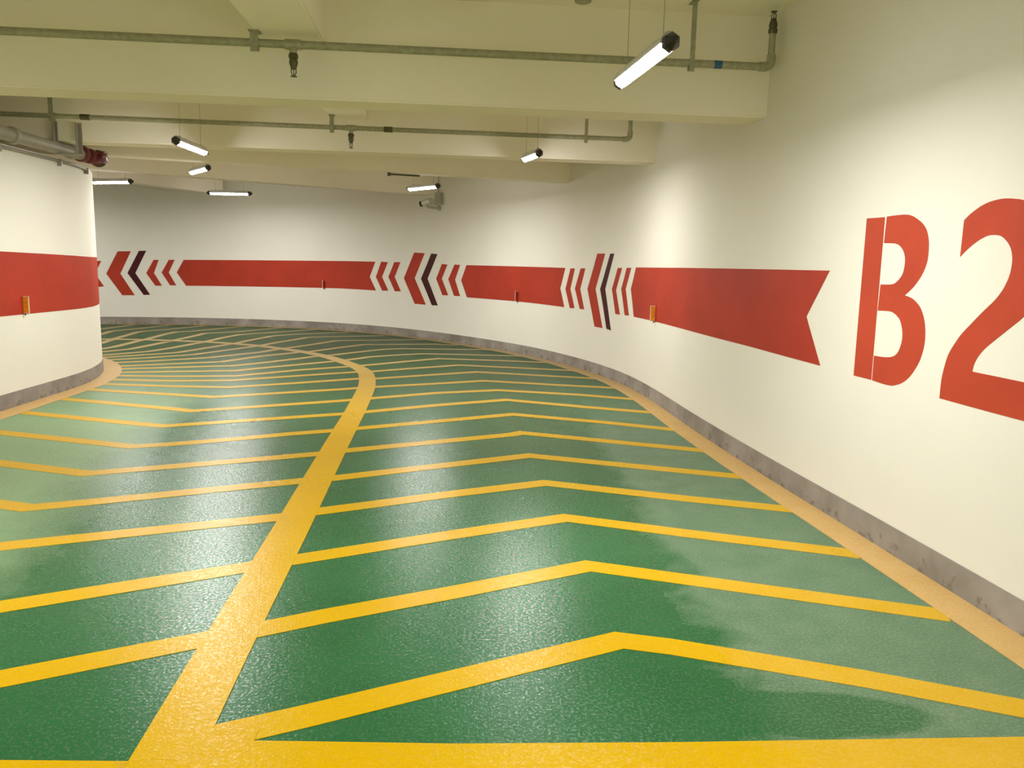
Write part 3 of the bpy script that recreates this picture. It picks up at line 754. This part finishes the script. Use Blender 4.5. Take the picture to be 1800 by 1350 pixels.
# ------------------------------------------------------------------ fire main along the top of the inner wall
root = empty('fire_main_pipe', (0, 0, 0))
tag(root, 'thick grey fire main with dark red grooved couplings on top of the rounded inner wall', 'pipe')
PA, PB = Vector((-4.30, 0.0, 2.578)), Vector((-4.80, 8.95, 2.578))
pd = (PB - PA).normalized()
bm = bmesh.new(); add_tube(bm, [PA, PB], 0.062, 28)
link('pipe_run', bm, M_greypaint, root, smooth=40)
for y in (2.5, 5.0, 7.62, 8.72):
    P = PA + (PB - PA) * ((y - PA.y) / (PB.y - PA.y))
    bm = bmesh.new()
    add_tube(bm, [P - pd * 0.04, P - pd * 0.034, P - pd * 0.03, P + pd * 0.03, P + pd * 0.034, P + pd * 0.04], [0.064, 0.072, 0.078, 0.078, 0.072, 0.064], 24)
    link('sleeve', bm, M_greypaint, root, smooth=30)
# short stub and red coupling body beyond the wall end
bm = bmesh.new()
add_tube(bm, [PB - pd * 0.02, PB + pd * 0.10], 0.055, 24)
link('stub', bm, M_greypaint, root, smooth=40)
V = PB + pd * 0.22 + Vector((0.03, 0, 0))
bm = bmesh.new()
add_tube(bm, [V - pd * 0.13, V - pd * 0.12, V - pd * 0.05, V - pd * 0.04, V + pd * 0.05, V + pd * 0.06], [0.06, 0.082, 0.082, 0.066, 0.066, 0.084], 24)
side = Vector((pd.y, -pd.x, 0))
add_lathe(bm, [(0.0, 0.062), (0.09, 0.062), (0.10, 0.07), (0.125, 0.07), (0.13, 0.05), (0.14, 0.03)], V, side, 20)
red = link('valve_body', bm, M_darkred, root, smooth=35)
red['label'] = 'dark red enamelled valve body'
for k in range(6):
    a = 2 * pi * k / 6
    p = V + side * 0.127 + Vector((0, 0, 1)) * (0.055 * sin(a)) + pd * (0.055 * cos(a))
    bm = bmesh.new(); add_tube(bm, [p, p + side * 0.016], 0.008, 6)
    link('flange_bolt', bm, M_galv, red)
W = V + pd * 0.13
bm = bmesh.new()
add_tube(bm, [W - pd * 0.07, W - pd * 0.03, W - pd * 0.03, W, W], [0.06, 0.06, 0.095, 0.095, 0.02], 24)
link('end_flange', bm, M_galv_dark, root, smooth=35)
u_, v_ = frame_of(pd)
for k in range(8):
    a = 2 * pi * (k + .5) / 8
    p = W - pd * 0.04 + (u_ * cos(a) + v_ * sin(a)) * 0.078
    bm = bmesh.new(); add_tube(bm, [p, p + pd * 0.055], 0.008, 6)
    link('flange_bolt', bm, M_galv, root)
# grooved clamp in dark red just behind
C_ = PB - pd * 0.0 + Vector((0.0, 0, 0.01))
bm = bmesh.new()
add_tube(bm, [C_ - pd * 0.04, C_ - pd * 0.03, C_ + pd * 0.03, C_ + pd * 0.04], [0.068, 0.09, 0.09, 0.068], 20)
add_box(bm, -0.025, 0.025, -0.03, 0.03, 0.07, 0.125, Matrix.Translation(C_))
tag(link('grooved_coupling', bm, M_darkred, root, smooth=35), 'dark red grooved coupling')
# hangers: two angle bars bolted to the second beam, each with a foot under the pipe
for xb, z1, z0, wd in ((-4.76, 2.84, 2.60, 0.014), (-4.53, 2.83, 2.52, 0.022)):
    yb = 8.91 + 0.103 * xb - 0.004
    bm = bmesh.new()
    add_box(bm, xb - wd, xb + wd, yb - 0.008, yb, z0, z1)
    add_box(bm, xb - wd, xb - wd + 0.006, yb - 0.05, yb, z0, z1)
    add_box(bm, -4.86, xb + wd, yb - 0.05, yb, z0 - 0.008, z0)
    add_tube(bm, [(xb, yb - 0.005, z1 - 0.05), (xb, yb - 0.02, z1 - 0.05)], 0.009, 6)
    link('pipe_hanger', bm, M_greypaint, root)

# thin conduit clipped along the top edge of the inner wall
root = empty('cable_conduit', (0, 0, 0))
tag(root, 'thin grey conduit clipped below the thick pipe along the rounded inner wall', 'conduit')
cps = []
s = 9.0
while s < 18.75:
    p = drum.at(s, 0.024)
    cps.append((p.x, p.y, 2.478)); s += 0.25
bm = bmesh.new(); add_tube(bm, cps, 0.014, 12)
link('conduit_run', bm, M_greypaint, root, smooth=40)
for s in (14.0, 15.4, 16.5, 17.62, 18.45):
    p, n = drum.at(s, 0.001), drum.normal(s)
    M = Matrix.Translation((p.x, p.y, 2.478)) @ Matrix.Rotation(atan2(n.y, n.x), 4, 'Z')
    bm = bmesh.new()
    add_box(bm, 0.0, 0.044, -0.014, 0.014, -0.05, 0.018, M)
    bmesh.ops.recalc_face_normals(bm, faces=bm.faces)
    link('clip', bm, M_greypaint, root)

# ------------------------------------------------------------------ security camera and its junction box on the far wall
def wall_frame(plan, s, z, off=0.0):
    p, n = plan.at(s, off), plan.normal(s)
    t = Vector((-n.y, n.x))          # along the wall
    M = Matrix(((t.x, n.x, 0, p.x), (t.y, n.y, 0, p.y), (0, 0, 1, z), (0, 0, 0, 1)))
    return M
M = wall_frame(outer, 24.54, 2.67)
bx = empty('junction_box', M.translation)
tag(bx, 'grey junction box with conduit beside the security camera', 'box')
Mi = Matrix.Translation(-M.translation) @ M
link('box_body', bevelled_box(-0.08, 0.08, 0.0, 0.075, -0.10, 0.11, 0.006, Mi), M_boxgrey, bx)
bm = bevelled_box(-0.085, 0.085, 0.075, 0.085, -0.105, 0.115, 0.003, Mi)
link('box_lid', bm, M_boxgrey, bx)
bm = bmesh.new()
add_tube(bm, [Mi @ Vector((-0.045, 0.03, 0.11)), Mi @ Vector((-0.045, 0.03, 0.60))], 0.010, 10)
link('conduit', bm, M_boxgrey, bx, smooth=40)

M = wall_frame(outer, 24.58, 2.50)
sc_ = empty('security_camera', M.translation)
tag(sc_, 'small white bullet security camera on a bracket on the far curved wall', 'security camera')
Mi = Matrix.Translation(-M.translation) @ M
def pt(x, y, z): return Mi @ Vector((x, y, z))
# sign of "left" as seen from the room
LX = 1.0 if (pt(1, 0, 0) - pt(0, 0, 0)).x < 0 else -1.0
bm = bmesh.new()
add_lathe(bm, [(0, 0.05), (0.02, 0.05), (0.035, 0.03)], pt(0, 0, 0.0), pt(0, 1, 0) - pt(0, 0, 0), 16)
link('wall_plate', bm, M_boxgrey, sc_, smooth=40)
bm = bmesh.new()
add_tube(bm, [pt(0, 0.03, 0), pt(LX * 0.03, 0.10, 0.0), pt(LX * 0.12, 0.16, 0.01), pt(LX * 0.18, 0.17, 0.05)], 0.019, 12)
link('bracket_arm', bm, M_boxgrey, sc_, smooth=40)
ax0, ax1 = pt(LX * 0.12, 0.13, 0.13), pt(LX * 0.30, 0.21, 0.075)
axd = (ax1 - ax0).normalized()
bm = bmesh.new()
add_lathe(bm, [(0, 0.035), (0.01, 0.047), (0.17, 0.050), (0.185, 0.045)], ax0, axd, 20)
body = link('camera_body', bm, M_white, sc_, smooth=40)
bm = bmesh.new()
add_lathe(bm, [(0.180, 0.053), (0.215, 0.053), (0.22, 0.03)], ax0, axd, 20)
link('lens', bm, M_glass, body, smooth=40)
bm = bmesh.new()
add_box(bm, -0.03, 0.20, -0.052, 0.052, 0.046, 0.052, Matrix.Translation(ax0) @ axd.to_track_quat('X', 'Z').to_matrix().to_4x4())
link('sun_shield', bm, M_white, body)

# short dark conduit under the third beam
root = empty('steel_conduit', (-1.6, 11.2, 2.68))
tag(root, 'short dark steel conduit fixed under the third beam', 'conduit')
bm = bmesh.new(); add_tube(bm, [(-0.16, -0.02, 0), (0.24, 0.13, 0)], 0.013, 10)
link('conduit_run', bm, M_galv_dark, root, smooth=40)
bm = bmesh.new(); add_box(bm, -0.18, -0.14, -0.05, 0.01, -0.025, 0.03)
link('clip', bm, M_galv_dark, root)

# round cover on the ceiling before the first beam
root = empty('smoke_detector', (0.43, 5.78, SLAB))
tag(root, 'small round cover on the ceiling at the top edge of the view', 'smoke detector')
bm = bmesh.new()
add_lathe(bm, [(0, 0.05), (0.006, 0.05), (0.010, 0.045), (0.013, 0.03), (0.014, 0.01)], (0, 0, 0), (0, 0, -1), 24)
link('detector_body', bm, M_boxgrey, root, smooth=40)
bm = bmesh.new()
add_lathe(bm, [(0.0, 0.06), (0.004, 0.058)], (0, 0, 0), (0, 0, -1), 24)
link('mounting_ring', bm, M_boxgrey, root, smooth=40)

# ------------------------------------------------------------------ delineators: plates standing out from the red bands
def delineator(plan, s, z, label, face):
    M = wall_frame(plan, s, z)
    root = empty('road_reflector', M.translation)
    tag(root, label, 'reflector', 'reflectors fixed at the lower edge of the red band')
    Mi = Matrix.Translation(-M.translation) @ M
    bm = bevelled_box(-0.022, 0.022, 0.0018, 0.006, -0.095, 0.095, 0.001, Mi)
    link('mounting_strip', bm, M_red, root)
    bm = bevelled_box(-0.004, 0.004, 0.006, 0.062, -0.085, 0.085, 0.001, Mi)
    link('plate', bm, M_white, root)
    for sx in (-1, 1):
        bm = bevelled_box(sx * 0.0058 - 0.0015, sx * 0.0058 + 0.0015, 0.009, 0.059, -0.08, 0.08, 0.0006, Mi)
        link('reflective_face', bm, M_orange if sx == face else M_red, root)
    bm = bmesh.new()
    add_tube(bm, [Mi @ Vector((0, 0.02, -0.085)), Mi @ Vector((0, 0.02, -0.105))], 0.006, 8)
    link('screw', bm, M_black, root)
face_right = -1
delineator(outer, 17.345, 0.985, 'orange faced reflector plate on the notched red band nearest the letter B', 1)
delineator(outer, 22.13, 0.955, 'slim reflector plate edge-on in the middle red band of the curved wall', -1)
delineator(outer, 27.845, 0.965, 'slim reflector plate edge-on in the farthest long red band', -1)
delineator(drum, 16.755, 0.985, 'orange faced reflector plate on the rounded inner wall', -1)
